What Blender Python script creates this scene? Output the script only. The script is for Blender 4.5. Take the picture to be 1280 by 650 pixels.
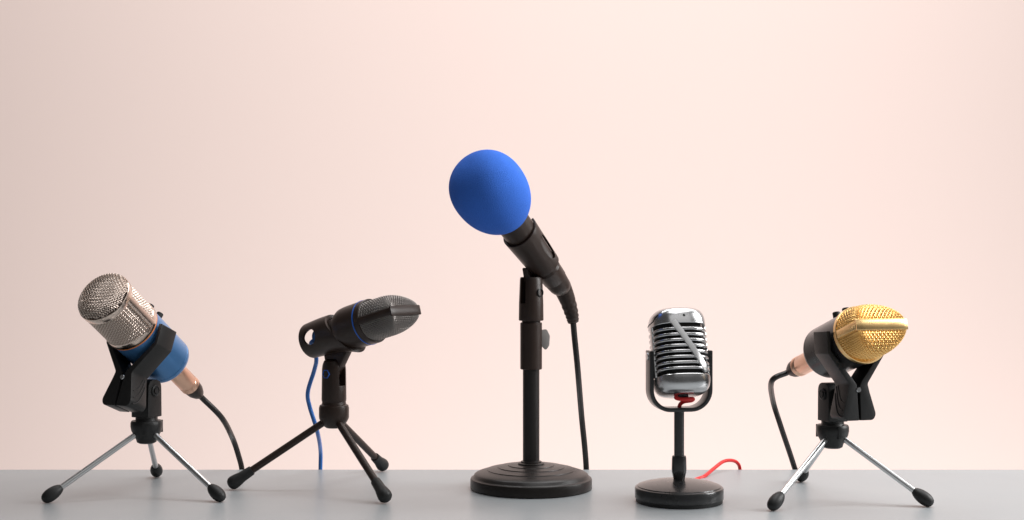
import bpy, bmesh, math, random
from mathutils import Vector, Matrix
random.seed(4)
PI = math.pi
for o in list(bpy.data.objects): bpy.data.objects.remove(o)
SC = bpy.context.scene
COL = SC.collection
V = Vector

# ------------------------------------------------------------------ camera
D, S, H = 1250.0, 0.75, 211.0            # mm: camera distance, mm per photo pixel at y=0, camera height
cam = bpy.data.cameras.new('camera'); camo = bpy.data.objects.new('camera', cam); COL.objects.link(camo)
camo.location = (0, -D/1000, H/1000); camo.rotation_euler = (PI/2, 0, 0)
cam.sensor_width = 36; cam.lens = 36*D/(1280*S); cam.clip_start = .05; cam.clip_end = 60
SC.camera = camo
SC.render.resolution_x = 1024; SC.render.resolution_y = 520

# ------------------------------------------------------------------ world, lamps, exposure
W = bpy.data.worlds.new('World'); SC.world = W; W.use_nodes = True
bg = W.node_tree.nodes['Background']; bg.inputs[0].default_value = (1, .97, .95, 1); bg.inputs[1].default_value = .07
def area(name, loc, target, size, sizey, power, col=(1, 1, 1)):
    l = bpy.data.lights.new(name, 'AREA'); l.shape = 'RECTANGLE'; l.size = size; l.size_y = sizey
    l.energy = power; l.color = col
    o = bpy.data.objects.new(name, l); COL.objects.link(o); o.location = loc
    o.rotation_euler = (V(target)-V(loc)).to_track_quat('-Z', 'Y').to_euler()
    return o
area('softbox_key', (1.7, -.12, .95), (0, 0, .15), .9, 1.1, 40)
area('softbox_top', (.45, -.1, 1.9), (.2, 0, 0), 1.5, .9, 17)
area('softbox_front', (.55, -1.5, 1.5), (.1, 0, .1), 1.7, 1.0, 3.5)
area('wall_light_high', (.6, .9, 2.7), (.4, 2.3, .7), 4.4, .5, 71)         # background lights behind the table, facing the wall
area('wall_light_low', (.6, .9, -1.5), (.4, 2.3, -.1), 4.4, .5, 55)
SC.view_settings.view_transform = 'Standard'; SC.view_settings.look = 'None'
SC.view_settings.exposure = 0; SC.view_settings.gamma = 1
SC.render.engine = 'CYCLES'

# ------------------------------------------------------------------ helpers (everything below is in mm)
CAM = V((0, -D, H))
def P(px, py, y=0.0):
    k = 1+y/D
    return V(((px-640)*S*k, y, H-(py-325)*S*k))
def vdir(p, ax, ay, az):                 # direction given as right / up / towards the viewer as seen at p
    f = (p-CAM).normalized(); r = f.cross(V((0, 0, 1))).normalized(); u = r.cross(f)
    return (r*ax+u*ay-f*az).normalized()
def frame(o, a, up=V((0, 0, 1))):        # local Z = a, local X horizontal, local Y upward
    a = a.normalized(); x = up.cross(a).normalized(); y = a.cross(x)
    return Matrix(((x.x, y.x, a.x, o.x), (x.y, y.y, a.y, o.y), (x.z, y.z, a.z, o.z), (0, 0, 0, 1)))
def upright(o, rz=0):
    return Matrix.Translation(o) @ Matrix.Rotation(rz, 4, 'Z')
def smooth_path(pts, n=10):
    pts = [V(p) for p in pts]; out = []
    for i in range(len(pts)-1):
        p0 = pts[max(i-1, 0)]; p1 = pts[i]; p2 = pts[i+1]; p3 = pts[min(i+2, len(pts)-1)]
        for k in range(n):
            t = k/n
            out.append(.5*((2*p1)+(p2-p0)*t+(2*p0-5*p1+4*p2-p3)*t*t+(3*p1-p0-3*p2+p3)*t**3))
    out.append(pts[-1]); return out
def fillet(pts, rad, n=5):               # rounded 2D polygon; rad: one number or one per corner
    out = []; N = len(pts)
    for i in range(N):
        p = V(pts[i]).to_2d(); a = V(pts[i-1]).to_2d(); b = V(pts[(i+1) % N]).to_2d()
        r = rad[i] if isinstance(rad, (list, tuple)) else rad
        da = (a-p); db = (b-p); l = min(da.length, db.length)*.48; da.normalize(); db.normalize()
        if r <= 0: out.append((p.x, p.y)); continue
        ang = da.angle(db)
        d = min(r/max(math.tan(ang/2), 1e-3), l)
        p0 = p+da*d; p1 = p+db*d
        for k in range(n+1):
            t = k/n
            q = p0*(1-t)**2+p*2*t*(1-t)+p1*t*t
            out.append((q.x, q.y))
    return out
class MB:
    def __init__(s): s.v = []; s.f = []
    def add(s, vs, fs):
        b = len(s.v); s.v += [V(v) for v in vs]; s.f += [tuple(b+i for i in f) for f in fs]; return s
    def lathe(s, prof, M, seg=64):
        vs = []; fs = []; rows = []
        for r, z in prof:
            if abs(r) < 1e-6: rows.append([len(vs)]); vs.append(M @ V((0, 0, z)))
            else:
                rows.append(list(range(len(vs), len(vs)+seg)))
                for k in range(seg):
                    a = 2*PI*k/seg; vs.append(M @ V((r*math.cos(a), r*math.sin(a), z)))
        for A, B in zip(rows, rows[1:]):
            for k in range(seg):
                k2 = (k+1) % seg
                if len(A) == 1 and len(B) == 1: continue
                if len(A) == 1: fs.append((A[0], B[k2], B[k]))
                elif len(B) == 1: fs.append((A[k], A[k2], B[0]))
                else: fs.append((A[k], A[k2], B[k2], B[k]))
        return s.add(vs, fs)
    def tube(s, pts, r, sides=12, closed=False):
        n = len(pts); vs = []; fs = []
        t = (pts[1]-pts[0]).normalized()
        ref = V((0, 0, 1)) if abs(t.z) < .9 else V((1, 0, 0))
        u = t.cross(ref).normalized()
        for i, p in enumerate(pts):
            if closed: t = (pts[(i+1) % n]-pts[i-1]).normalized()
            else: t = (pts[min(i+1, n-1)]-pts[max(i-1, 0)]).normalized()
            u = (u-t*u.dot(t)).normalized(); w = t.cross(u)
            rr = r[i] if isinstance(r, (list, tuple)) else r
            for k in range(sides):
                a = 2*PI*k/sides; vs.append(p+(u*math.cos(a)+w*math.sin(a))*rr)
        for i in range(n if closed else n-1):
            j = (i+1) % n
            for k in range(sides):
                k2 = (k+1) % sides
                fs.append((i*sides+k, i*sides+k2, j*sides+k2, j*sides+k))
        if not closed:
            fs.append(tuple(range(sides))[::-1]); fs.append(tuple((n-1)*sides+k for k in range(sides)))
        return s.add(vs, fs)
    def prism(s, poly, M, z0, z1):
        n = len(poly)
        vs = [M @ V((x, y, z0)) for x, y in poly]+[M @ V((x, y, z1)) for x, y in poly]
        fs = [tuple(range(n))[::-1], tuple(range(n, 2*n))]
        fs += [(k, (k+1) % n, n+(k+1) % n, n+k) for k in range(n)]
        return s.add(vs, fs)
    def box(s, M, sx, sy, sz):
        return s.prism([(-sx/2, -sy/2), (sx/2, -sy/2), (sx/2, sy/2), (-sx/2, sy/2)], M, -sz/2, sz/2)
    def strip(s, pts, nrm, w, t):        # flat bar swept along pts; nrm = outward normals, w across, t thick
        n = len(pts); vs = []; fs = []
        prof = [(-.5, 0), (-.5, .72), (-.44, .93), (0, 1), (.44, .93), (.5, .72), (.5, 0)]
        m = len(prof)
        for i, p in enumerate(pts):
            tg = (pts[min(i+1, n-1)]-pts[max(i-1, 0)]).normalized(); N = nrm[i]; N = (N-tg*N.dot(tg)).normalized(); b = tg.cross(N)
            for a, h in prof: vs.append(p+b*(a*w)+N*(h*t))
        for i in range(n-1):
            for k in range(m):
                k2 = (k+1) % m; fs.append((i*m+k, i*m+k2, (i+1)*m+k2, (i+1)*m+k))
        fs.append(tuple(range(m))[::-1]); fs.append(tuple((n-1)*m+k for k in range(m)))
        return s.add(vs, fs)
    def weave(s, f, us, vs_, amp, r, cu=False, sides=5, inside=None):
        # woven wire cloth on the surface f(u,v) -> (point, normal); wires along v at each u and along u at each v
        def wire(samples, closed):
            seq = []
            def flush():
                if len(seq) > 2: s.tube(list(seq), r, sides)
                seq.clear()
            if closed: s.tube(samples, r, sides, True); return
            for q in samples:
                if q is None: flush()
                else: seq.append(q)
            flush()
        def pt(u, v, d):
            if inside and not inside(u, v): return None
            p, n = f(u, v); return p+n*d
        nu, nv = len(us), len(vs_)
        for i, u in enumerate(us):
            out = []
            for j, v in enumerate(vs_):
                out.append(pt(u, v, amp if (i+j) % 2 else -amp))
                if j < nv-1: out.append(pt(u, (v+vs_[j+1])/2, 0))
            wire(out, False)
        for j, v in enumerate(vs_):
            out = []
            for i, u in enumerate(us):
                out.append(pt(u, v, -amp if (i+j) % 2 else amp))
                if i < nu-1: out.append(pt((u+us[i+1])/2, v, 0))
                elif cu: out.append(pt(u+(us[1]-us[0])/2, v, 0))
            wire(out, cu)
        return s
    def mesh(s, name, org, bevel=0, ang=32):
        me = bpy.data.meshes.new(name)
        me.from_pydata([(v-org)*.001 for v in s.v], [], s.f)
        bm = bmesh.new(); bm.from_mesh(me)
        if len(bm.faces) < 6000: bmesh.ops.remove_doubles(bm, verts=bm.verts, dist=2e-6)
        bmesh.ops.recalc_face_normals(bm, faces=bm.faces)
        if bevel:
            es = [e for e in bm.edges if len(e.link_faces) == 2 and e.calc_face_angle(0) > math.radians(30)]
            bmesh.ops.bevel(bm, geom=es, offset=bevel*.001, segments=2, profile=.6, affect='EDGES', clamp_overlap=True)
        bm.to_mesh(me); bm.free()
        me.shade_smooth(); me.set_sharp_from_angle(angle=math.radians(ang))
        return me
    def build(s, name, mat, parent=None, org=None, bevel=0, ang=32, cut=None):
        if org is None: org = V(parent['_org']) if parent else V((0, 0, 0))
        o = bpy.data.objects.new(name, s.mesh(name, org, 0 if cut else bevel, ang)); COL.objects.link(o)
        if cut:
            cs = []
            for c in cut:
                k = bpy.data.objects.new('cutter', c.mesh('cutter', org)); COL.objects.link(k); cs.append(k)
                m = o.modifiers.new('b', 'BOOLEAN'); m.operation = 'DIFFERENCE'; m.object = k; m.solver = 'EXACT'
            bpy.context.view_layer.update()
            dg = bpy.context.evaluated_depsgraph_get()
            me = bpy.data.meshes.new_from_object(o.evaluated_get(dg)); me.name = name
            o.modifiers.clear(); o.data = me
            for k in cs: bpy.data.objects.remove(k)
            if bevel:
                bm = bmesh.new(); bm.from_mesh(me)
                bmesh.ops.remove_doubles(bm, verts=bm.verts, dist=1e-5)
                es = [e for e in bm.edges if len(e.link_faces) == 2 and e.calc_face_angle(0) > math.radians(35)]
                bmesh.ops.bevel(bm, geom=es, offset=bevel*.001, segments=2, profile=.6, affect='EDGES', clamp_overlap=True)
                bm.to_mesh(me); bm.free()
            me.shade_smooth(); me.set_sharp_from_angle(angle=math.radians(ang))
        o.data.materials.append(mat)
        if parent:
            o.parent = parent
        o['_org'] = list(org)
        if not parent: o.location = org*.001
        return o
def thing(name, label, cat, org, group=None):
    o = bpy.data.objects.new(name, None); COL.objects.link(o); o.empty_display_size = .02
    o.location = org*.001; o['_org'] = list(org); o['label'] = label; o['category'] = cat
    if group: o['group'] = group
    return o

# ------------------------------------------------------------------ materials
def mat(name, col, rough=.5, metal=0, coat=0, bump=0, bscale=800, var=0, vscale=60, sheen=0, spec=.5, aniso=0):
    m = bpy.data.materials.new(name); m.use_nodes = True; nt = m.node_tree; b = nt.nodes['Principled BSDF']
    b.inputs['Base Color'].default_value = (*col, 1); b.inputs['Roughness'].default_value = rough
    b.inputs['Metallic'].default_value = metal; b.inputs['Coat Weight'].default_value = coat
    b.inputs['Coat Roughness'].default_value = .12
    b.inputs['Specular IOR Level'].default_value = spec
    if sheen: b.inputs['Sheen Weight'].default_value = sheen; b.inputs['Sheen Roughness'].default_value = .5
    tc = nt.nodes.new('ShaderNodeTexCoord')
    if bump:
        n = nt.nodes.new('ShaderNodeTexNoise'); n.inputs['Scale'].default_value = bscale; n.inputs['Detail'].default_value = 3
        bp = nt.nodes.new('ShaderNodeBump'); bp.inputs['Strength'].default_value = bump; bp.inputs['Distance'].default_value = .0006
        nt.links.new(tc.outputs['Object'], n.inputs['Vector']); nt.links.new(n.outputs['Fac'], bp.inputs['Height'])
        nt.links.new(bp.outputs['Normal'], b.inputs['Normal'])
    if var:
        n2 = nt.nodes.new('ShaderNodeTexNoise'); n2.inputs['Scale'].default_value = vscale; n2.inputs['Detail'].default_value = 5
        mr = nt.nodes.new('ShaderNodeMapRange'); mr.inputs['To Min'].default_value = max(rough-var, .02); mr.inputs['To Max'].default_value = rough+var
        nt.links.new(tc.outputs['Object'], n2.inputs['Vector']); nt.links.new(n2.outputs['Fac'], mr.inputs['Value'])
        nt.links.new(mr.outputs['Result'], b.inputs['Roughness'])
    return m
M_black = mat('black_plastic', (.014, .0137, .0135), .4, spec=.4, bump=.12, bscale=1500, var=.08)
M_brown = mat('warm_black_plastic', (.028, .0155, .011), .4, spec=.4, bump=.12, bscale=1500, var=.08)
M_matte = mat('matte_black_enamel', (.014, .0108, .0096), .36, spec=.4, bump=.18, bscale=1800, var=.06)
M_rubber = mat('black_rubber', (.012, .012, .012), .5, spec=.4, bump=.1, bscale=1200, var=.08)
M_cord = mat('black_cord', (.010, .0075, .0066), .42, bump=.06)
M_chrome = mat('chrome', (.62, .62, .625), .25, 1, var=.04, vscale=90)
M_satin = mat('satin_chrome', (.80, .80, .80), .29, 1)
M_rod = mat('brushed_steel_rod', (.66, .66, .66), .3, 1)
M_dark = mat('dark_foam_lining', (.008, .0075, .007), .9)
M_nickel = mat('warm_nickel_wire', (.70, .59, .52), .4, 1)
M_warmdark = mat('grille_inner', (.07, .054, .046), .7)
M_nickelpol = mat('polished_warm_nickel', (.80, .66, .57), .2, 1, var=.05)
M_orange = mat('amber_seal', (.75, .22, .03), .35)
M_blue = mat('blue_enamel', (.075, .23, .50), .36, .55, coat=.3, var=.05)
M_copper = mat('rose_copper_barrel', (.80, .50, .36), .3, 1, var=.05)
M_gold = mat('gold_wire', (.97, .60, .21), .36, 1)
M_goldpol = mat('polished_gold', (.95, .64, .29), .28, 1, var=.04)
M_brass = mat('gold_lining', (.26, .125, .03), .6)
M_grwire = mat('gunmetal_wire', (.30, .275, .26), .48, 1)
M_bluecord = mat('blue_cord', (.028, .16, .52), .42)
M_bluering = mat('blue_trim', (.02, .13, .58), .4)
M_red = mat('red_cord', (.72, .02, .02), .4)
M_grey = mat('grey_plastic', (.38, .35, .33), .4)
M_char = mat('charcoal_metal', (.034, .034, .035), .28, .3, var=.04, bump=.02, coat=.25)
M_foam = mat('blue_foam', (.04, .24, .8), .95, spec=.15)
nt = M_foam.node_tree; b = nt.nodes['Principled BSDF']; tc = nt.nodes['Texture Coordinate']
n = nt.nodes.new('ShaderNodeTexNoise'); n.inputs['Scale'].default_value = 1150; n.inputs['Detail'].default_value = 6; n.inputs['Roughness'].default_value = .8
cr = nt.nodes.new('ShaderNodeMix'); cr.data_type = 'RGBA'; cr.inputs[6].default_value = (.03, .115, .52, 1); cr.inputs[7].default_value = (.075, .245, .93, 1)
bp = nt.nodes.new('ShaderNodeBump'); bp.inputs['Strength'].default_value = .9; bp.inputs['Distance'].default_value = .001
nt.links.new(tc.outputs['Object'], n.inputs['Vector']); nt.links.new(n.outputs['Fac'], cr.inputs[0]); nt.links.new(cr.outputs[2], b.inputs['Base Color'])
nt.links.new(n.outputs['Fac'], bp.inputs['Height']); nt.links.new(bp.outputs['Normal'], b.inputs['Normal'])

M_wall = mat('blush_paint', (.855, .688, .632), .85, bump=.12, bscale=60)
M_table = mat('grey_laminate', (.335, .356, .367), .36, bump=.03, bscale=700, var=.05, vscale=14)

# faint mottling and fine scuffs of the laminate
nt = M_table.node_tree; b = nt.nodes['Principled BSDF']; tc = nt.nodes['Texture Coordinate']
n = nt.nodes.new('ShaderNodeTexNoise'); n.inputs['Scale'].default_value = 420; n.inputs['Detail'].default_value = 6; n.inputs['Roughness'].default_value = .65
n2 = nt.nodes.new('ShaderNodeTexNoise'); n2.inputs['Scale'].default_value = 9; n2.inputs['Detail'].default_value = 4
ad = nt.nodes.new('ShaderNodeMath'); ad.operation = 'ADD'
mx = nt.nodes.new('ShaderNodeMix'); mx.data_type = 'RGBA'; mx.inputs[6].default_value = (.30, .319, .33, 1); mx.inputs[7].default_value = (.37, .393, .404, 1)
hf = nt.nodes.new('ShaderNodeMath'); hf.operation = 'MULTIPLY'; hf.inputs[1].default_value = .5
nt.links.new(tc.outputs['Object'], n.inputs['Vector']); nt.links.new(tc.outputs['Object'], n2.inputs['Vector'])
nt.links.new(n.outputs['Fac'], ad.inputs[0]); nt.links.new(n2.outputs['Fac'], ad.inputs[1]); nt.links.new(ad.outputs[0], hf.inputs[0])
nt.links.new(hf.outputs[0], mx.inputs[0]); nt.links.new(mx.outputs[2], b.inputs['Base Color'])

# ------------------------------------------------------------------ the setting
def struct(o): o['kind'] = 'structure'; return o
EDGE = 93.0                                # the far edge of the table
tb = MB(); tb.box(Matrix.Translation((0, (EDGE-1100)/2, -16)), 3200, EDGE+1100, 32)
struct(tb.build('tabletop', M_table, bevel=1.2))
wb = MB(); wb.box(Matrix.Translation((0, 2320, 300)), 9000, 40, 6000)
struct(wb.build('wall', M_wall))

# ------------------------------------------------------------------ tripod stand with wide spring clip
def egg(L, R):
    return [(R*math.sin(PI*k/12)**.85*(1-.12*math.cos(PI*k/12)) if 0 < k < 12 else 0, -L/2*math.cos(PI*k/12)) for k in range(13)]
def clip_tripod(label, hub, feet, mc, a, drop=14):
    """hub, feet: floor points; mc: the point of the mic's axis the jaws hold; a: the mic's axis."""
    t = thing('tripod_stand', label, 'mic stand', hub, 'small tripod stands with chrome legs and wide spring clips')
    U = upright(hub)
    mb = MB().lathe([(0, 45), (6.5, 45), (8.6, 46.2), (9.4, 49), (11.5, 53), (13.4, 56.5), (14.2, 60.5), (14.2, 63.8), (13.4, 65.6), (10.2, 66), (9.8, 67), (9.8, 69.2), (0, 69.2)], U)
    for k in range(3):
        aa = math.atan2(feet[k].y-hub.y, feet[k].x-hub.x)+PI/3
        mb.box(U @ Matrix.Rotation(aa, 4, 'Z') @ Matrix.Translation((13.2, 0, 60)), 2.6, 2.2, 11)
    mb.build('hub', M_black, t)
    for fpt in feet:
        h = V((fpt.x-hub.x, fpt.y-hub.y, 0)).normalized()
        top = hub+h*8+V((0, 0, 55)); bot = fpt+V((0, 0, 5.4)); ax = (bot-top).normalized()
        lg = MB().tube([top, bot-ax*3], 2.55, 20).build('leg', M_rod, t)
        MB().lathe(egg(20.5, 5.8), frame(bot-ax*4.6, ax), 28).build('foot', M_rubber, lg)
    ah = V((a.x, a.y, 0)).normalized()
    # knuckle under the clip
    K = frame(hub+V((0, 0, 69)), ah.cross(V((0, 0, 1))))      # local Z = pivot axis, X horizontal along -/+ah, Y up
    prof = fillet([(-9.5, 0), (9.5, 0), (9, 34), (-9, 34)], [1, 1, 8.5, 8.5], 8)
    kb = MB().prism(prof, K, -9.5, 9.5)
    kn = kb.build('joint', M_black, t, bevel=.7)
    for s_ in (-1, 1):
        sc = MB()
        sc.lathe([(5.2, 0), (5.2, 1.2), (4.3, 1.6), (3.6, .9), (2.6, .9), (2.4, 2.0), (0, 2.0)], K @ Matrix.Translation((0, 24, 9.4*s_)) @ Matrix.Scale(s_, 4, (0, 0, 1)), 24)
        sc.build('screw', M_rubber, kn)
    # the clip
    hx_ = V((a.x, a.y, 0)).normalized(); el = math.asin(a.z)-math.radians(drop)
    C = frame(mc, hx_*math.cos(el)+V((0, 0, math.sin(el)))); w = 11.0
    outer = [(1, -68), (13.5, -68), (16, -63), (10.6, -44), (9.0, -37), (28.1, -10.5), (28.6, 8.5), (25.2, 8.5), (25, -8.4), (3.4, -35), (1.5, -38.5)]
    rad = [.6, 5, 6, 6, 4, 3, 1, .6, 2, 3, 1]
    for s_ in (1, -1):
        poly = [(x*s_, y) for x, y in fillet(outer, rad, 5)]
        jb = MB().prism(poly if s_ > 0 else poly[::-1], C, -w, w)
        j = jb.build('clip_jaw', M_black, t, bevel=.7)
        # moulded curved ribs on the grip's broad face
        gb = MB()
        for q in range(3):
            pts = []
            for k in range(13):
                tt = k/12; y = -65+q*6+20*tt; zz = w-3-(2*w-5)*tt**(.55)
                xs = 16 if y < -62 else (16-5.4*(y+62)/18 if y < -44 else 10.6-1.6*(y+44)/7)
                if y > -38: continue
                pts.append(C @ V((s_*(xs+.05), y, zz)))
            if len(pts) > 3: gb.tube(pts, .42, 6)
        gb.build('grip_rib', M_black, j)
    MB().lathe([(0, -w-.8), (1.9, -w-.8), (2.3, -w-.2), (2.3, w+.2), (1.9, w+.8), (0, w+.8)], C @ Matrix.Translation((0, -42, 0)), 20).build('spring_pin', M_chrome, t)
    # tongue from the clip back to the pivot
    piv = hub+V((0, 0, 93.5)); hd = C @ V((0, -55, -w+2))
    d = hd-piv
    T = frame((hd+piv)/2, d)
    MB().box(T, 9, 15, d.length).build('tongue', M_black, t, bevel=1.2)
    return t
def solve_depth(px, py, hub, ax):
    lo, hi = hub.y-120, hub.y+60
    def g(y):
        p = P(px, py, y); a = vdir(p, *ax); e1 = V((0, 0, 1)).cross(a).normalized(); q = p-hub; return q.dot(e1)
    best = min((abs(g(lo+(hi-lo)*k/400)), lo+(hi-lo)*k/400) for k in range(401))
    return best[1]

# ------------------------------------------------------------------ plugged-in cable
def cable(label, tail, a, barrel, pts, tone=M_copper, r=2.7):
    """tail: rear end of the mic; a: the mic's axis (towards its head)."""
    t = thing('microphone_cable', label, 'cable', tail, 'microphone cables')
    F = frame(tail, -a)
    MB().lathe([(0, -3), (8.7, -3), (8.7, 0), (9.2, .6), (9.2, barrel-7), (8.8, barrel-6), (9.3, barrel-5), (9.3, barrel), (0, barrel)], F, 48).build('plug_barrel', tone, t)
    MB().lathe([(0, barrel), (8.6, barrel), (8.6, barrel+2), (7.8, barrel+9), (5.6, barrel+15), (4.4, barrel+17), (0, barrel+17)], F, 40).build('plug_boot', M_brown, t)
    st = F @ V((0, 0, barrel+14)); s2 = F @ V((0, 0, barrel+24))
    MB().tube(smooth_path([st, s2]+pts, 12), r, 16).build('cord', M_cord, t)
    return t

# ------------------------------------------------------------------ woven wedge head (two mics)
def wedge_head(root, F, R, Hh, h0, pitch, wire, lin, bandm, bw, b_end, wr):
    """F: local Z along the mic, origin at the head's base; ridge along local X."""
    def b(t):
        q = min(1, max(0, (t-h0)/(Hh-h0))); return b_end+(R*1.15-b_end)*(1-q**1.8)**.72
    def hw(t):
        q = min(1, max(0, (t-h0)/(Hh-h0))); return R*(1-.04*q**3)
    tab = [(0.0, 0.0)]; NT = 600                    # arc length along the profile -> height
    for k in range(1, NT+1):
        t0, t1 = Hh*(1-(1-(k-1)/NT)**2), Hh*(1-(1-k/NT)**2)
        tab.append((tab[-1][0]+math.hypot(t1-t0, b(t1)-b(t0)), t1))
    LEN = tab[-1][0]
    def tt(l):
        l = min(max(l, 0), LEN); lo, hi = 0, NT
        while hi-lo > 1:
            m = (lo+hi)//2
            if tab[m][0] > l: hi = m
            else: lo = m
        q = (l-tab[lo][0])/max(tab[hi][0]-tab[lo][0], 1e-9); return tab[lo][1]+(tab[hi][1]-tab[lo][1])*q
    def pos(ph, l):
        # a round tube cut by two sloping faces that meet under the ridge bar
        t = tt(l); c, s_ = math.cos(ph), math.sin(ph); y = max(hw(t)*abs(s_), 1e-4)
        return V((hw(t)*c, math.copysign((y**-4.5+b(t)**-4.5)**(-1/4.5), s_), t))
    def f(ph, l):
        p = pos(ph, l); e = .15
        du = pos(ph+.01, l)-pos(ph-.01, l); dv = pos(ph, l+e)-pos(ph, l-e)
        return F @ p, (F.to_3x3() @ du.cross(dv)).normalized()
    nu = int(2*PI*R/pitch/2)*2; nv = int(LEN/pitch)
    us = [2*PI*i/nu for i in range(nu)]
    vs_ = [LEN*j/(nv-1) for j in range(nv)]
    g = MB().weave(f, us, vs_, wr*.8, wr, True, 5)
    gr = g.build('grille', wire, root)
    # lining just inside the wire cloth
    ln = MB(); seg = 72; rows = 26; vv = []; ff = []
    for j in range(rows):
        t = LEN*j/(rows-1)
        for i in range(seg):
            p, n_ = f(2*PI*i/seg, t); vv.append(p-n_*(wr*2.2))
    for j in range(rows-1):
        for i in range(seg): ff.append((j*seg+i, j*seg+(i+1) % seg, (j+1)*seg+(i+1) % seg, (j+1)*seg+i))
    ff.append(tuple((rows-1)*seg+i for i in range(seg))); ff.append(tuple(range(seg))[::-1])
    ln.add(vv, ff); ln.build('grille_lining', lin, gr, ang=180)
    # bars: two down the sides, one across the ridge
    R3 = F.to_3x3()
    for s_ in (1, -1):
        pts = []; nn = []
        for k in range(9):
            t = 1+(Hh-1.6)*k/8; pts.append(F @ V((s_*(hw(t)-.6), 0, t))); nn.append(R3 @ V((s_, 0, 0)))
        MB().strip(pts, nn, bw*.95, 2.0).build('side_bar', bandm, root, ang=50)
    pts = []; nn = []
    for k in range(17):
        q = -1+2*k/16; x = q*(hw(Hh)+1.3); pts.append(F @ V((x, 0, Hh-.4-.6*abs(q)**6))); nn.append(R3 @ V((.12*q**5, 0, 1)))
    MB().strip(pts, nn, bw*1.3, 1.9).build('ridge_bar', bandm, root, ang=50)

# ================================================================== 1. nickel and blue condenser mic, far left
hub1 = V((-331, -42, 0))
ax1 = (-.513, .551, .656)
y1 = solve_depth(177, 420, hub1, ax1)
mc1 = P(177, 420, y1); a1 = vdir(mc1, *ax1)
clip_tripod('chrome legged tripod with black spring clip holding the nickel and blue microphone', hub1,
            [hub1+V((-14, 87, 0)), hub1+V((76, -45, 0)), hub1+V((-72, -50, 0))], mc1, a1)
F1 = frame(mc1+a1*15, a1)                       # origin: where the blue body meets the head
m1 = thing('condenser_microphone', 'blue bodied condenser microphone with a round warm nickel mesh head', 'microphone', F1.translation.copy())
R = 24.0
MB().lathe([(0, -62), (8, -62), (19, -61.6), (22, -60.4), (23.2, -58.2), (23.4, -56), (23.4, -55.3), (23.15, -55), (23.4, -54.7), (23.4, -1.2), (0, -1.2)], F1, 96).build('body', M_blue, m1)
MB().lathe([(22, -1.3), (24.1, -1.3), (24.1, 0), (22, 0)], F1, 96).build('seal', M_orange, m1)
MB().lathe([(21, 0), (24.3, 0), (24.6, .6), (24.6, 6.4), (24.2, 7), (21, 7)], F1, 96).build('lower_ring', M_nickelpol, m1)
L = 44.0
MB().lathe([(22, L-3), (24.3, L-3), (24.6, L-2.5), (24.6, L+2.6), (24.2, L+3.1), (22, L+3.1)], F1, 96).build('upper_ring', M_nickelpol, m1)
Rf = F1.to_3x3()
def side(u, v): return F1 @ V((23.4*math.cos(u), 23.4*math.sin(u), v)), Rf @ V((math.cos(u), math.sin(u), 0))
nu = 94; g = MB().weave(side, [2*PI*i/nu for i in range(nu)], [7.2+1.5*j for j in range(24)], .38, .46, True, 5)
ch = 7.5
def dome(x, y):
    q = min((x*x+y*y)/(24.0**2), .999); return L+2.4+ch*(1-q**2.6)**.6
def top(u, v):
    e = .05; p = V((u, v, dome(u, v)))
    n_ = V((-(dome(u+e, v)-dome(u-e, v))/(2*e), -(dome(u, v+e)-dome(u, v-e))/(2*e), 1)).normalized()
    return F1 @ p, Rf @ n_
us = [-23.9+1.5421*i for i in range(32)]
g.weave(top, us, us, .38, .46, False, 5, inside=lambda u, v: u*u+v*v < 23.9**2)
gr = g.build('grille', M_nickel, m1)
MB().lathe([(0, 3), (22.6, 3), (22.6, L+2)]+[(22.6*math.cos(k*PI/20), L+2+(ch-1.8)*math.sin(k*PI/20)**.7) for k in range(1, 10)]+[(0, L+2+ch-1.8)], F1, 72).build('grille_lining', M_warmdark, gr)
fdir = (mc1-CAM).normalized(); ncam = (-fdir+a1*fdir.dot(a1)).normalized(); srt = a1.cross(ncam).normalized()
if srt.dot(V((1, 0, 0))) < 0: srt = -srt
for sg in (1, -1):
    sd = (srt*.56+ncam*.83).normalized()*sg
    MB().strip([F1.translation+a1*z+sd*24.0 for z in (5, 15, 25, 35, L-1)], [sd]*5, 7.4, 1.6).build('side_bar', M_nickelpol, m1, ang=50)
for z, hh in ((-6, 5), (-21, 6)):
    kd = (srt*.9-ncam*.43).normalized()
    MB().lathe([(0, hh), (2.8, hh), (3.2, hh-.5), (3.2, -1), (0, -1)], frame(F1 @ V((0, 0, z))+kd*23, kd), 24).build('switch_knob', M_rubber, m1)
tail1 = F1 @ V((0, 0, -62))
yt = tail1.y
cable('black cable plugged into the nickel and blue microphone with a copper plug', tail1, a1, 40,
      [P(277, 522, yt+62), P(290, 546, 88), P(298, 569, 100), P(303, 592, 108), P(305, 640, 112), P(306, 760, 114)], r=2.75)

# ================================================================== 5. gold and black condenser mic, far right
hub5 = V((283, -73, 0))
ax5 = (.5, .27, .82)
y5 = solve_depth(1062, 426, hub5, ax5)
mc5 = P(1062, 426, y5); a5 = vdir(mc5, *ax5)
clip_tripod('chrome legged tripod with black spring clip holding the gold headed microphone', hub5,
            [hub5+V((-63, -55, 0)), hub5+V((72, -37, 0)), hub5+V((-8, 91, 0))], mc5, a5)
F5 = frame(mc5+a5*17, a5)
m5 = thing('condenser_microphone', 'black bodied condenser microphone with a gold wedge shaped mesh head', 'microphone', F5.translation.copy())
MB().lathe([(0, -60), (8, -60), (19, -59.6), (22.2, -58.4), (23.4, -56), (23.5, -54.3), (23.2, -54), (23.5, -53.7), (23.5, -1), (0, -1)], F5, 96).build('body', M_char, m5)
MB().lathe([(20, -1), (24.6, -1), (25.2, -.4), (25.2, 3.2), (24.8, 3.8), (20, 3.8)], F5, 96).build('ring', M_goldpol, m5)
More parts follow.
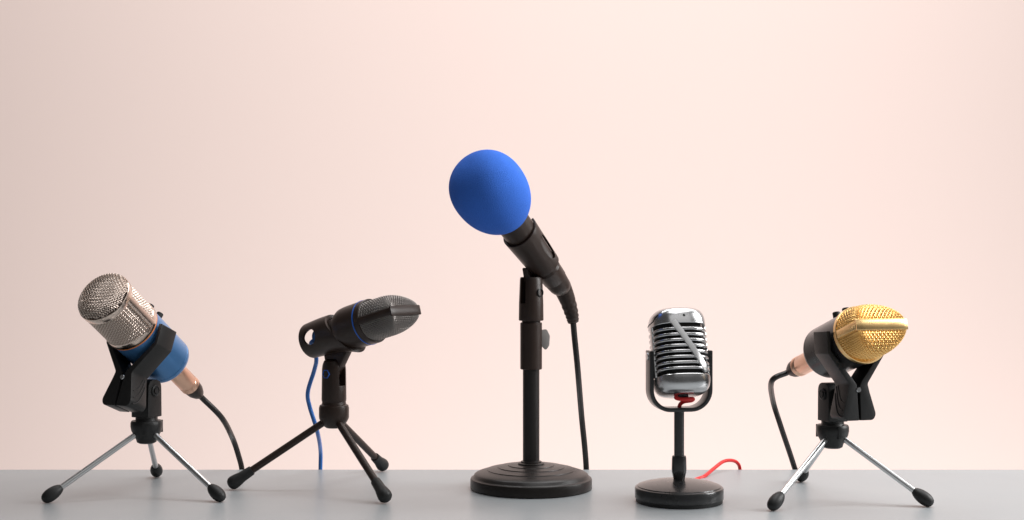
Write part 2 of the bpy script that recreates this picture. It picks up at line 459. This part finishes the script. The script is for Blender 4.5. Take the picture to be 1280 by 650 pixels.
for z, hh in ((-14, 5.5), (-30, 6.5)):
    T5 = F5 @ Matrix.Translation((0, 23, z)) @ Matrix.Rotation(-PI/2, 4, 'X')
    MB().lathe([(0, hh), (3.0, hh), (3.4, hh-.5), (3.4, 0), (0, 0)], T5, 24).build('switch_knob', M_rubber, m5)
wedge_head(m5, F5 @ Matrix.Translation((0, 0, 3.6)), 23.8, 30.5, 9, 1.9, M_gold, M_brass, M_goldpol, 7.2, 5.0, .55)
tail5 = F5 @ V((0, 0, -60))
cable('black cable plugged into the gold headed microphone with a copper plug', tail5, a5, 47,
      [P(965, 476, tail5.y+62), P(966, 500, 76), P(975, 530, 86), P(992, 581, 100), P(996, 600, 104), P(999, 680, 108), P(1000, 780, 110)], r=2.7)

# ================================================================== 2. black mic with blue trim
hub2 = V((-165, -14, 0))
ax2 = (.72, .23, .655)
c2 = P(460, 403, -44); a2 = vdir(c2, *ax2)
F2 = frame(c2, a2)
m2 = thing('condenser_microphone', 'small black microphone with a thin blue ring and dark wedge shaped mesh head', 'microphone', c2.copy())
MB().lathe([(0, -55), (9, -55), (11, -54), (13, -50), (13.5, -36), (14.5, -30.5), (18.2, -28.5), (19.6, -25.5), (20.2, -20), (20.4, -.9), (0, -.9)], F2, 80).build('body', M_brown, m2)
MB().lathe([(18, -.9), (20.65, -.7), (20.8, -.2), (20.65, .3), (18, .5)], F2, 80).build('trim_ring', M_bluering, m2)
MB().lathe([(0, -66), (6, -66), (8.6, -63.5), (9, -55), (0, -55)], F2, 48).build('tail_cap', M_bluecord, m2)
MB().lathe([(16, .7), (20.4, .7), (20.4, 6.5), (19.6, 7), (16, 7)], F2, 80).build('collar', M_brown, m2)
wedge_head(m2, F2 @ Matrix.Translation((0, 0, 6)), 19.4, 39.5, 17, 1.5, M_grwire, M_dark, M_brown, 6.8, 4.2, .4)
t2 = thing('tripod_stand', 'all black tripod stand with slender legs and a round sleeve clip', 'mic stand', hub2)
U2 = upright(hub2)
MB().lathe([(0, 55.5), (7, 55.5), (9.2, 57), (12, 61), (13.6, 64), (13.9, 66), (13.9, 74), (13.2, 76.5), (11.4, 77.4), (10.6, 81), (0, 81)], U2, 56).build('hub', M_brown, t2)
for fx, fy in ((-91, -12), (55, -81), (36, 94)):
    h = V((fx, fy, 0)).normalized(); top_ = hub2+h*6+V((0, 0, 63)); bot = hub2+V((fx, fy, 6.5)); ax = (bot-top_).normalized()
    lg = MB().tube([top_, bot-ax*4], 3.35, 20).build('leg', M_brown, t2)
    MB().lathe([(0, -17), (4.2, -17), (4.5, -16), (5.0, -6), (6.0, -1), (6.4, 2.5), (6.0, 5.2), (4.4, 7.3), (2.2, 8.3), (0, 8.6)], frame(bot-ax*3.5, ax), 28).build('foot', M_rubber, lg)
a2h = V((a2.x, a2.y, 0)).normalized()
pv = V((0, 0, 1)).cross(a2h)                       # pivot axis
K2 = frame(hub2+V((0, 0, 81)), -pv if pv.y > 0 else pv)
jb = MB().lathe([(0, 80), (11.2, 80), (11.5, 82), (11.1, 110), (10.6, 114), (9.2, 117.6), (6.5, 119.4), (0, 119.8)], U2, 56)
slot = MB().prism(fillet([(-20, 14), (20, 14), (20, 50), (-20, 50)], [3.2, 3.2, 0, 0]), K2, -4.1, 4.1)
jt = jb.build('joint', M_brown, t2, cut=[slot], bevel=.5)
for s_ in (1, -1):
    bl = MB().lathe([(3.5, 0), (4.5, 0), (4.5, 1.0), (4.2, 1.3), (3.8, 1.3), (3.5, .6)], K2 @ Matrix.Translation((0, 25, 10.0*s_)) @ Matrix.Scale(s_, 4, (0, 0, 1)), 6)
    kb2 = MB().lathe([(0, .8), (3.2, .8), (3.45, .3), (3.45, 0), (0, 0)], K2 @ Matrix.Translation((0, 25, 10.0*s_)) @ Matrix.Scale(s_, 4, (0, 0, 1)), 6)
    bl.build('bolt_rim', M_bluering, jt); kb2.build('bolt', M_rubber, jt)
# sleeve clip: round shell with an oblique front and a big oval window on each side
sl = MB(); n1, n2 = 64, 12; vv = []; ff = []
def slv(ph, k, rr):
    s0 = -73; s1 = -31-14*math.sin(ph)+2*max(0, math.sin(ph))
    rr += 6.2*max(0, -math.sin(ph))**1.5*max(0, (k-.45)/.55)**1.6
    return F2 @ V((rr*math.cos(ph), rr*math.sin(ph), s0+(s1-s0)*k))
for k in range(n2+1):
    for i in range(n1):
        q = k/n2; rr = 16.6+1.2*math.sin(q*PI*.6); vv.append(slv(2*PI*i/n1, q, rr))
for k in range(n2+1):
    for i in range(n1): vv.append(slv(2*PI*i/n1, k/n2, 14.1))
o_ = (n2+1)*n1
for k in range(n2):
    for i in range(n1):
        j = (i+1) % n1; A, B, Cc, Dd = k*n1+i, k*n1+j, (k+1)*n1+j, (k+1)*n1+i
        ff += [(A, B, Cc, Dd), (o_+Dd, o_+Cc, o_+B, o_+A)]
for i in range(n1):
    j = (i+1) % n1; ff += [(i, o_+i, o_+j, j), (n2*n1+i, n2*n1+j, o_+n2*n1+j, o_+n2*n1+i)]
sl.add(vv, ff)
win = MB().lathe([(0, -60), (7.2, -60), (7.2, 60), (0, 60)], F2 @ Matrix.Translation((0, 1, -59)) @ Matrix.Rotation(PI/2, 4, 'Y') @ Matrix.Scale(1.15, 4, (1, 0, 0)), 40)
cl = sl.build('clip_sleeve', M_brown, t2, cut=[win], bevel=.5)
piv2 = hub2+V((0, 0, 106))
T2 = frame(hub2+V((0, 0, 105)), -pv if pv.y > 0 else pv)
up_c = F2 @ V((0, -16, -46)); q_ = T2.inverted() @ up_c
MB().prism(fillet([(-4.5, -2), (4.5, -2), (q_.x+15, q_.y+1.5), (q_.x+12, q_.y+5), (q_.x-14, q_.y+1), (q_.x-15, q_.y-4)], [4, 4, 2, 1, 1, 2]), T2, -3.8, 3.8).build('tongue', M_brown, t2, bevel=.8)
st2 = F2 @ V((0, 0, -63)); b2 = F2 @ V((0, -2, -74)); y_ = b2.y
cb2 = MB().tube(smooth_path([st2, b2, P(393, 440, y_+5), P(395.5, 450, y_+10), P(392.5, 464, y_+24), P(384.8, 490, y_+36), P(387, 508, y_+44), P(396, 537, y_+52), P(400.5, 562, 96), P(400.5, 590, 105), P(400, 650, 110), P(400, 780, 112)], 12), 2.05, 14)
o = cb2.build('microphone_cable', M_bluecord, org=b2.copy())
o['label'] = 'thin blue cable hanging down behind the all black tripod'; o['category'] = 'cable'; o['group'] = 'microphone cables'

# ================================================================== 3. stage mic with blue foam on the round base stand
hub3 = V((17.7, -17, 0)); U3 = upright(hub3)
s3 = thing('desk_stand', 'tall black desk stand with a heavy round stepped base', 'mic stand', hub3)
prof = [(0, 0.2), (55.6, .2), (56.2, .8), (56.2, 8.6), (55.6, 9.8), (54.2, 10.4), (53.4, 11), (52.6, 13.0), (50.5, 14.4), (46, 15.9), (41, 17.2), (40.6, 17.8), (36, 18.7), (31.2, 19.5), (30.8, 20.1), (26, 20.7), (21.7, 21.2), (21.3, 21.8), (17, 22.1), (12.4, 22.3), (12.2, 23.4), (11, 24), (0, 24)]
MB().lathe(prof, U3, 128).build('base', M_matte, s3, ang=40)
MB().lathe([(0, 22), (9.6, 22), (9.6, 25), (7.7, 25.6), (7.7, 113), (0, 113)], U3, 48).build('pole', M_matte, s3)
MB().lathe([(0, 110), (9.6, 110), (10.1, 110.6), (10.1, 152.6), (9.6, 153.2), (8.6, 153.3), (8.6, 155), (0, 155)], U3, 56).build('clutch_sleeve', M_brown, s3)
kb = MB().prism(fillet([(0, -5), (5, -11), (8.4, -6), (9, 3), (6, 9.5), (0, 8)], [1, 3, 3, 3, 3, 1]), upright(hub3+V((8.4, 0, 138)), 0) @ Matrix.Rotation(PI/2, 4, 'X'), -1.8, 1.8)
kb.build('clutch_knob', M_grey, s3, bevel=.7)
ax3 = (-.485, .652, .58)
c3 = P(664, 309, -27); a3 = vdir(c3, *ax3); F3 = frame(c3, a3)
a3h = V((a3.x, a3.y, 0)).normalized(); pv3 = V((0, 0, 1)).cross(a3h)
if pv3.y > 0: pv3 = -pv3
K3 = frame(hub3+V((0, 0, 155)), pv3)
jb = MB().lathe([(0, 155), (11, 155), (11.5, 155.6), (11.3, 170), (10.4, 193.5), (9.8, 195.2), (0, 195.4)], U3, 56)
slot = MB().prism(fillet([(-20, 16), (20, 16), (20, 60), (-20, 60)], [2.8, 2.8, 0, 0]), K3 @ Matrix.Translation((0, 0, -1)), -3.2, 3.2)
jt = jb.build('joint', M_brown, s3, cut=[slot], bevel=.5)
sd = 1
MB().lathe([(3.9, -1), (4.1, 1.6), (3.4, 1.9), (2.9, .6), (0, .6)], K3 @ Matrix.Translation((0, 26, 9.9)), 24).build('screw', M_rubber, jt)
# clip sleeve: round shell, open towards the top, with an oval window on each side
def shell(F, r0, r1, z0, z1, th, tilt, gap):
    vv = []; ff = []; n1, n2 = 60, 12; mb = MB()
    for lay in (0, th):
        for k in range(n2+1):
            q = k/n2
            for i in range(n1+1):
                ph = PI/2+gap+(2*PI-2*gap)*i/n1
                rr = r0+(r1-r0)*q-lay
                zz = z0+(z1-z0)*q+tilt*math.sin(ph)*q
                vv.append(F @ V((rr*math.cos(ph), rr*math.sin(ph), zz)))
    m = n1+1; o_ = (n2+1)*m
    for k in range(n2):
        for i in range(n1):
            A, B, Cc, Dd = k*m+i, k*m+i+1, (k+1)*m+i+1, (k+1)*m+i
            ff += [(A, B, Cc, Dd), (o_+Dd, o_+Cc, o_+B, o_+A)]
    for i in range(n1):
        ff += [(i, o_+i, o_+i+1, i+1), (n2*m+i, n2*m+i+1, o_+n2*m+i+1, o_+n2*m+i)]
    for k in range(n2):
        ff += [(k*m, (k+1)*m, o_+(k+1)*m, o_+k*m), (k*m+n1, o_+k*m+n1, o_+(k+1)*m+n1, (k+1)*m+n1)]
    return mb.add(vv, ff)
sh = shell(F3, 14.7, 17.3, -26, 22, 2.0, 2, .55)
win = MB().lathe([(0, -60), (7.0, -60), (7.0, 60), (0, 60)], F3 @ Matrix.Translation((0, 4, -4)) @ Matrix.Rotation(PI/2, 4, 'Y') @ Matrix.Scale(2.1, 4, (1, 0, 0)), 40)
sh.build('clip_sleeve', M_brown, s3, cut=[win], bevel=.6)
T3 = frame(hub3+V((0, 0, 181)), pv3); Ti = T3.inverted(); yl = F3.to_3x3() @ V((0, 1, 0))
zc = -((c3-yl*12.8-hub3).dot(a3h))/a3.dot(a3h)
qs = [Ti @ (F3 @ V((0, -d_, zc+w_))) for w_, d_ in ((-9, 14.2), (-8, 12.8), (8, 13.6), (9, 15.2))]
if qs[0].x < qs[-1].x: qs = qs[::-1]
MB().prism(fillet([(-4.5, -8), (4.5, -8), (4.5, 6)]+[(q.x, q.y) for q in qs]+[(-4.5, 6)], [4, 4, 3, 1, 1, 1, 1, 3]), T3 @ Matrix.Translation((0, 0, -1)), -2.9, 2.9).build('tongue', M_brown, s3, bevel=.6)
m3 = thing('stage_microphone', 'black handheld stage microphone with a tapered handle under blue foam', 'microphone', c3.copy())
MB().lathe([(0, -46), (11, -46), (11.6, -45), (12.2, -32), (12.4, -31.4), (12.2, -30.8), (14.9, 22), (15.6, 40), (16.4, 56), (0, 56)], F3, 64).build('handle', M_brown, m3)
MB().lathe([(0, 56), (17.5, 56), (22, 62), (25, 72), (25, 84), (21, 96), (12, 103), (0, 105)], F3, 48).build('grille', M_grwire, m3)
F3f = F3 @ Matrix.Translation((0, 0, 72.5))
fp = []
for k in range(41):
    th = PI*k/40; r_ = 33.9*math.sin(th)**.92*(1+.085*math.cos(th+PI)); z_ = -40.2*math.copysign(abs(math.cos(th))**.93, math.cos(th))
    fp.append((0 if k in (0, 40) else r_, z_))
fo = MB().lathe(fp, F3f, 96).build('foam_windscreen', M_foam, org=(F3f @ V((0, 0, -36))), ang=180)
fo['label'] = 'round blue foam windscreen pulled over the head of the central microphone'; fo['category'] = 'windscreen'
tail3 = F3 @ V((0, 0, -46)); y_ = tail3.y
t3 = thing('microphone_cable', 'black cable hanging straight down from the central stage microphone', 'cable', tail3, 'microphone cables')
rp = [tail3+a3*3, tail3-a3*8, P(702, 358, y_+14), P(709, 374, y_+20), P(714.5, 392, y_+25), P(716.5, 402, y_+28)]
rp = smooth_path(rp, 10); nn = len(rp)
rr = []
for i in range(nn):
    q = i/(nn-1); base = 11.6+(5.2-11.6)*q
    if q > .62: base += .22*(1 if (i//2) % 2 else -1)
    rr.append(base)
MB().tube(rp, rr, 28).build('plug_boot', M_brown, t3)
MB().tube(smooth_path([rp[-4], rp[-1], P(718, 420, y_+34), P(722, 460, y_+50), P(727, 520, 88), P(731, 560, 99), P(733, 592, 106), P(733.5, 650, 110), P(734, 780, 112)], 10), 2.9, 16).build('cord', M_cord, t3)

# ================================================================== 4. chrome vintage mic in a yoke
hub4 = V((146, -85, 0)); yaw4 = math.radians(10); U4 = upright(hub4, yaw4)
v4 = thing('vintage_microphone', 'ribbed chrome vintage microphone in a dark yoke on a round base', 'microphone', hub4)
MB().lathe([(0, .2), (37.6, .2), (37.9, 3.4), (0, 3.4)], U4, 96).build('base_pad', M_rubber, v4)
MB().lathe([(37.4, 3.2), (38.5, 3.6), (38.6, 11.6), (38.0, 12.8), (36.6, 13.3), (36.2, 14.1), (32, 15.6), (25, 17.2), (16, 18.6), (8, 19.2), (0, 19.4)], U4, 112).build('base', M_char, v4)
MB().lathe([(5.0, 17), (5.0, 20), (6.3, 26), (6.5, 28.5), (6.3, 38), (5.9, 40), (4.4, 40.4), (4.4, 80), (0, 80)], U4, 40).build('pole', M_char, v4)
cz = 211-(445-325)*S*(1-85/D)               # pivot height
yb = 211-(514-325)*S*(1-85/D)               # underside of the yoke
ypath = []; hwid = 28.3; rc = 19.0
for k in range(5): ypath.append((-hwid, cz+5-(cz+5-yb-rc)*k/4))
for k in range(1, 11):
    an = PI+PI/2*k/10; ypath.append((-hwid+rc+rc*math.cos(an), yb+rc+rc*math.sin(an)))
full = ypath+[(-x, z) for x, z in reversed(ypath)]
inn = [(x*(1-4.4/hwid) if abs(x) > 1 else x, z) for x, z in full]
def offs(pl, d):
    out = []
    for i, p in enumerate(pl):
        a = V(pl[max(i-1, 0)]).to_2d(); b_ = V(pl[min(i+1, len(pl)-1)]).to_2d(); t = (b_-a).normalized(); out.append((p[0]-t.y*d, p[1]+t.x*d))
    return out
inn = offs(full, 3.7)
YM = U4 @ Matrix.Rotation(PI/2, 4, 'X')        # local X across, Y up, Z towards -y
MB().prism(full+inn[::-1], YM, -7.5, 7.5).build('yoke', M_char, v4, bevel=.9, ang=40)
B4 = U4 @ Matrix.Translation((0, 0, cz)) @ Matrix.Rotation(math.radians(-17), 4, 'X')
B3 = B4.to_3x3()
hx, hy, z0, zs0, zs1, z1 = 24.0, 23.0, -35.5, -20.0, 24.5, 40.8
EX = 2.75
def sec(ph, k):
    c, s_ = math.cos(ph), math.sin(ph); e = 2/EX
    return hx*k*math.copysign(abs(c)**e, c), hy*k*math.copysign(abs(s_)**e, s_)
def loft(rows, cap0=True, cap1=True, seg=96):
    vv = []; ff = []
    for z, k in rows:
        for i in range(seg):
            x, y = sec(2*PI*i/seg, k); vv.append(B4 @ V((x, y, z)))
    for j in range(len(rows)-1):
        for i in range(seg): ff.append((j*seg+i, j*seg+(i+1) % seg, (j+1)*seg+(i+1) % seg, (j+1)*seg+i))
    if cap0: ff.append(tuple(range(seg))[::-1])
    if cap1: ff.append(tuple((len(rows)-1)*seg+i for i in range(seg)))
    return MB().add(vv, ff)
topr = [(zs1, .86), (zs1, 1.0)]+[(zs1+(z1-zs1)*math.sin(PI/2*k/14)**1.0, max(.30, 1.0*(1-(k/14)**2.6)**.5)) for k in range(1, 14)]
topr = [(zs1, .86), (zs1, .985), (zs1+.5, 1.0)]+[(zs1+.5+(z1-zs1-.5)*(1-(1-q)**2.2), (1-q**2.1)**.55) for q in [k/16 for k in range(1, 16)]]+[(z1, .18), (z1+.05, .02)]
crown = loft(topr)
hole = MB().lathe([(0, -10), (1.15, -10), (1.15, 10), (0, 10)], B4 @ Matrix.Translation((0.5, -hy+2, 31.0)) @ Matrix.Rotation(PI/2, 4, 'X'), 20)
crown.build('crown', M_chrome, v4, cut=[hole], ang=28)
botr = [(z0-.05, .02), (z0, .2)]+[(zs0-.5-(zs0-.5-z0)*(1-(1-q)**2.2), (1-q**2.1)**.55) for q in [k/16 for k in range(15, 0, -1)]]+[(zs0-.5, 1.0), (zs0, .985), (zs0, .86)]
loft(botr).build('lower_shell', M_chrome, v4, ang=28)
loft([(zs0-1, .84), (zs1+1, .84)]).build('grille_lining', M_dark, v4)
NS = 9; pitch = (zs1-zs0)/NS
for k in range(1, NS):
    zc = zs0+pitch*k; hh = pitch*.27
    rows = [(zc-hh, .83), (zc-hh, .955), (zc-hh*.85, .985), (zc-hh*.5, 1.002), (zc+hh*.5, 1.002), (zc+hh*.85, .985), (zc+hh, .955), (zc+hh, .83)]
    loft(rows, False, False).build('slat', M_chrome, v4, ang=60)
def front_y(x):
    q = min(abs(x)/hx, .9995); return -hy*(1-q**EX)**(1/EX)
def barstrip(pts2, w, t, name='diagonal_bar'):
    pts = []; nn = []
    for x, z in pts2:
        y = front_y(x); e = .05; dy = (front_y(x+e)-front_y(x-e))/(2*e)
        n_ = V((dy, -1, 0)).normalized(); pts.append(B4 @ (V((x, y, z))-n_*2.45)); nn.append(B3 @ n_)
    MB().strip(pts, nn, w, t).build(name, M_satin, v4, ang=50)
barstrip([(-9.5+27.5*k/30, zs1+1.5-(zs1-zs0-1)*k/30) for k in range(31)], 5.6, 3.1)
for s_ in (1, -1):                            # seam strips between front and back shells
    pts = [B4 @ V((s_*(hx-1.2), -2.5, zs0+(zs1-zs0)*k/6)) for k in range(-0, 7)]
    MB().strip(pts, [B3 @ V((s_, 0, 0))]*7, 5.0, 2.0).build('side_strip', M_chrome, v4, ang=50)
    pb = MB().lathe([(0, 0), (3.6, 0), (3.6, 2.2), (3.2, 2.7), (0, 2.7)], U4 @ Matrix.Translation((s_*(hwid-1.6), 0, cz)) @ Matrix.Rotation(s_*PI/2, 4, 'Y'), 24)
    pb.lathe([(0, 0), (4.5, 0), (4.5, 4), (0, 4)], U4 @ Matrix.Translation((s_*(hx-1.5), 0, cz)) @ Matrix.Rotation(s_*PI/2, 4, 'Y'), 24)
    pb.build('pivot_screw', M_chrome, v4)
for s_ in (1,):                                # seam between the front and back halves of the crown
    pts = []
    for k in range(25):
        q = k/24; ph = math.radians(214-62*q); z, kk = topr[2+round(3+5*max(0, 1-q*2.2)**.8)]
        z = zs1+4.2+5.0*max(0, 1-q*3)**.8; qq = 1-(1-(z-zs1-.5)/(z1-zs1-.5))**(1/2.2); kk = (1-qq**2.1)**.55
        x, y = sec(ph, kk); pts.append(B4 @ V((x, y, z)))
    MB().tube(pts, .42, 8).build('seam', M_dark, v4)
MB().lathe([(0, -1), (2.4, -1), (2.4, 1.2), (1.8, 1.8), (0, 1.9)], B4 @ Matrix.Translation((-1, 2, z1)), 20).build('top_screw', M_chrome, v4)
MB().lathe([(0, -3), (5, -1), (5, 1), (0, 1)], B4 @ Matrix.Translation((0, 0, z0)), 32).build('cable_gland', M_rubber, v4)
g0 = B4 @ V((0, 0, z0)); yk = hub4+V((0, 0, yb))
red = [g0+V((0, 0, 2)), g0+V((-6, -1, -1.2)), g0+V((0, -4, -2.4)), g0+V((8, -3, -2.0)), g0+V((7.5, 0, -3.8)), V((yk.x+3, yk.y-1, yb+8)), V((yk.x, yk.y, yb+3)), V((hub4.x, hub4.y, yb-10)), V((hub4.x, hub4.y, 45)), V((hub4.x, hub4.y, 24)), V((hub4.x, hub4.y+2, 11)), V((hub4.x+4, hub4.y+20, 7)), V((hub4.x+9, hub4.y+44, 4)),
       P(868, 600, 26), P(880, 595.5, 44), P(893, 585, 66), P(904, 577, 82), P(914, 575.5, 92), P(921.5, 578.5, 99), P(925, 587, 104), P(926, 610, 106), P(926, 680, 108), P(926, 780, 110)]
rc4 = MB().tube(smooth_path(red, 12), 1.75, 14).build('microphone_cable', M_red, org=g0.copy())
rc4['label'] = 'thin red cable from the chrome vintage microphone looping behind its base'; rc4['category'] = 'cable'; rc4['group'] = 'microphone cables'

for o in bpy.data.objects:
    if '_org' in o: del o['_org']
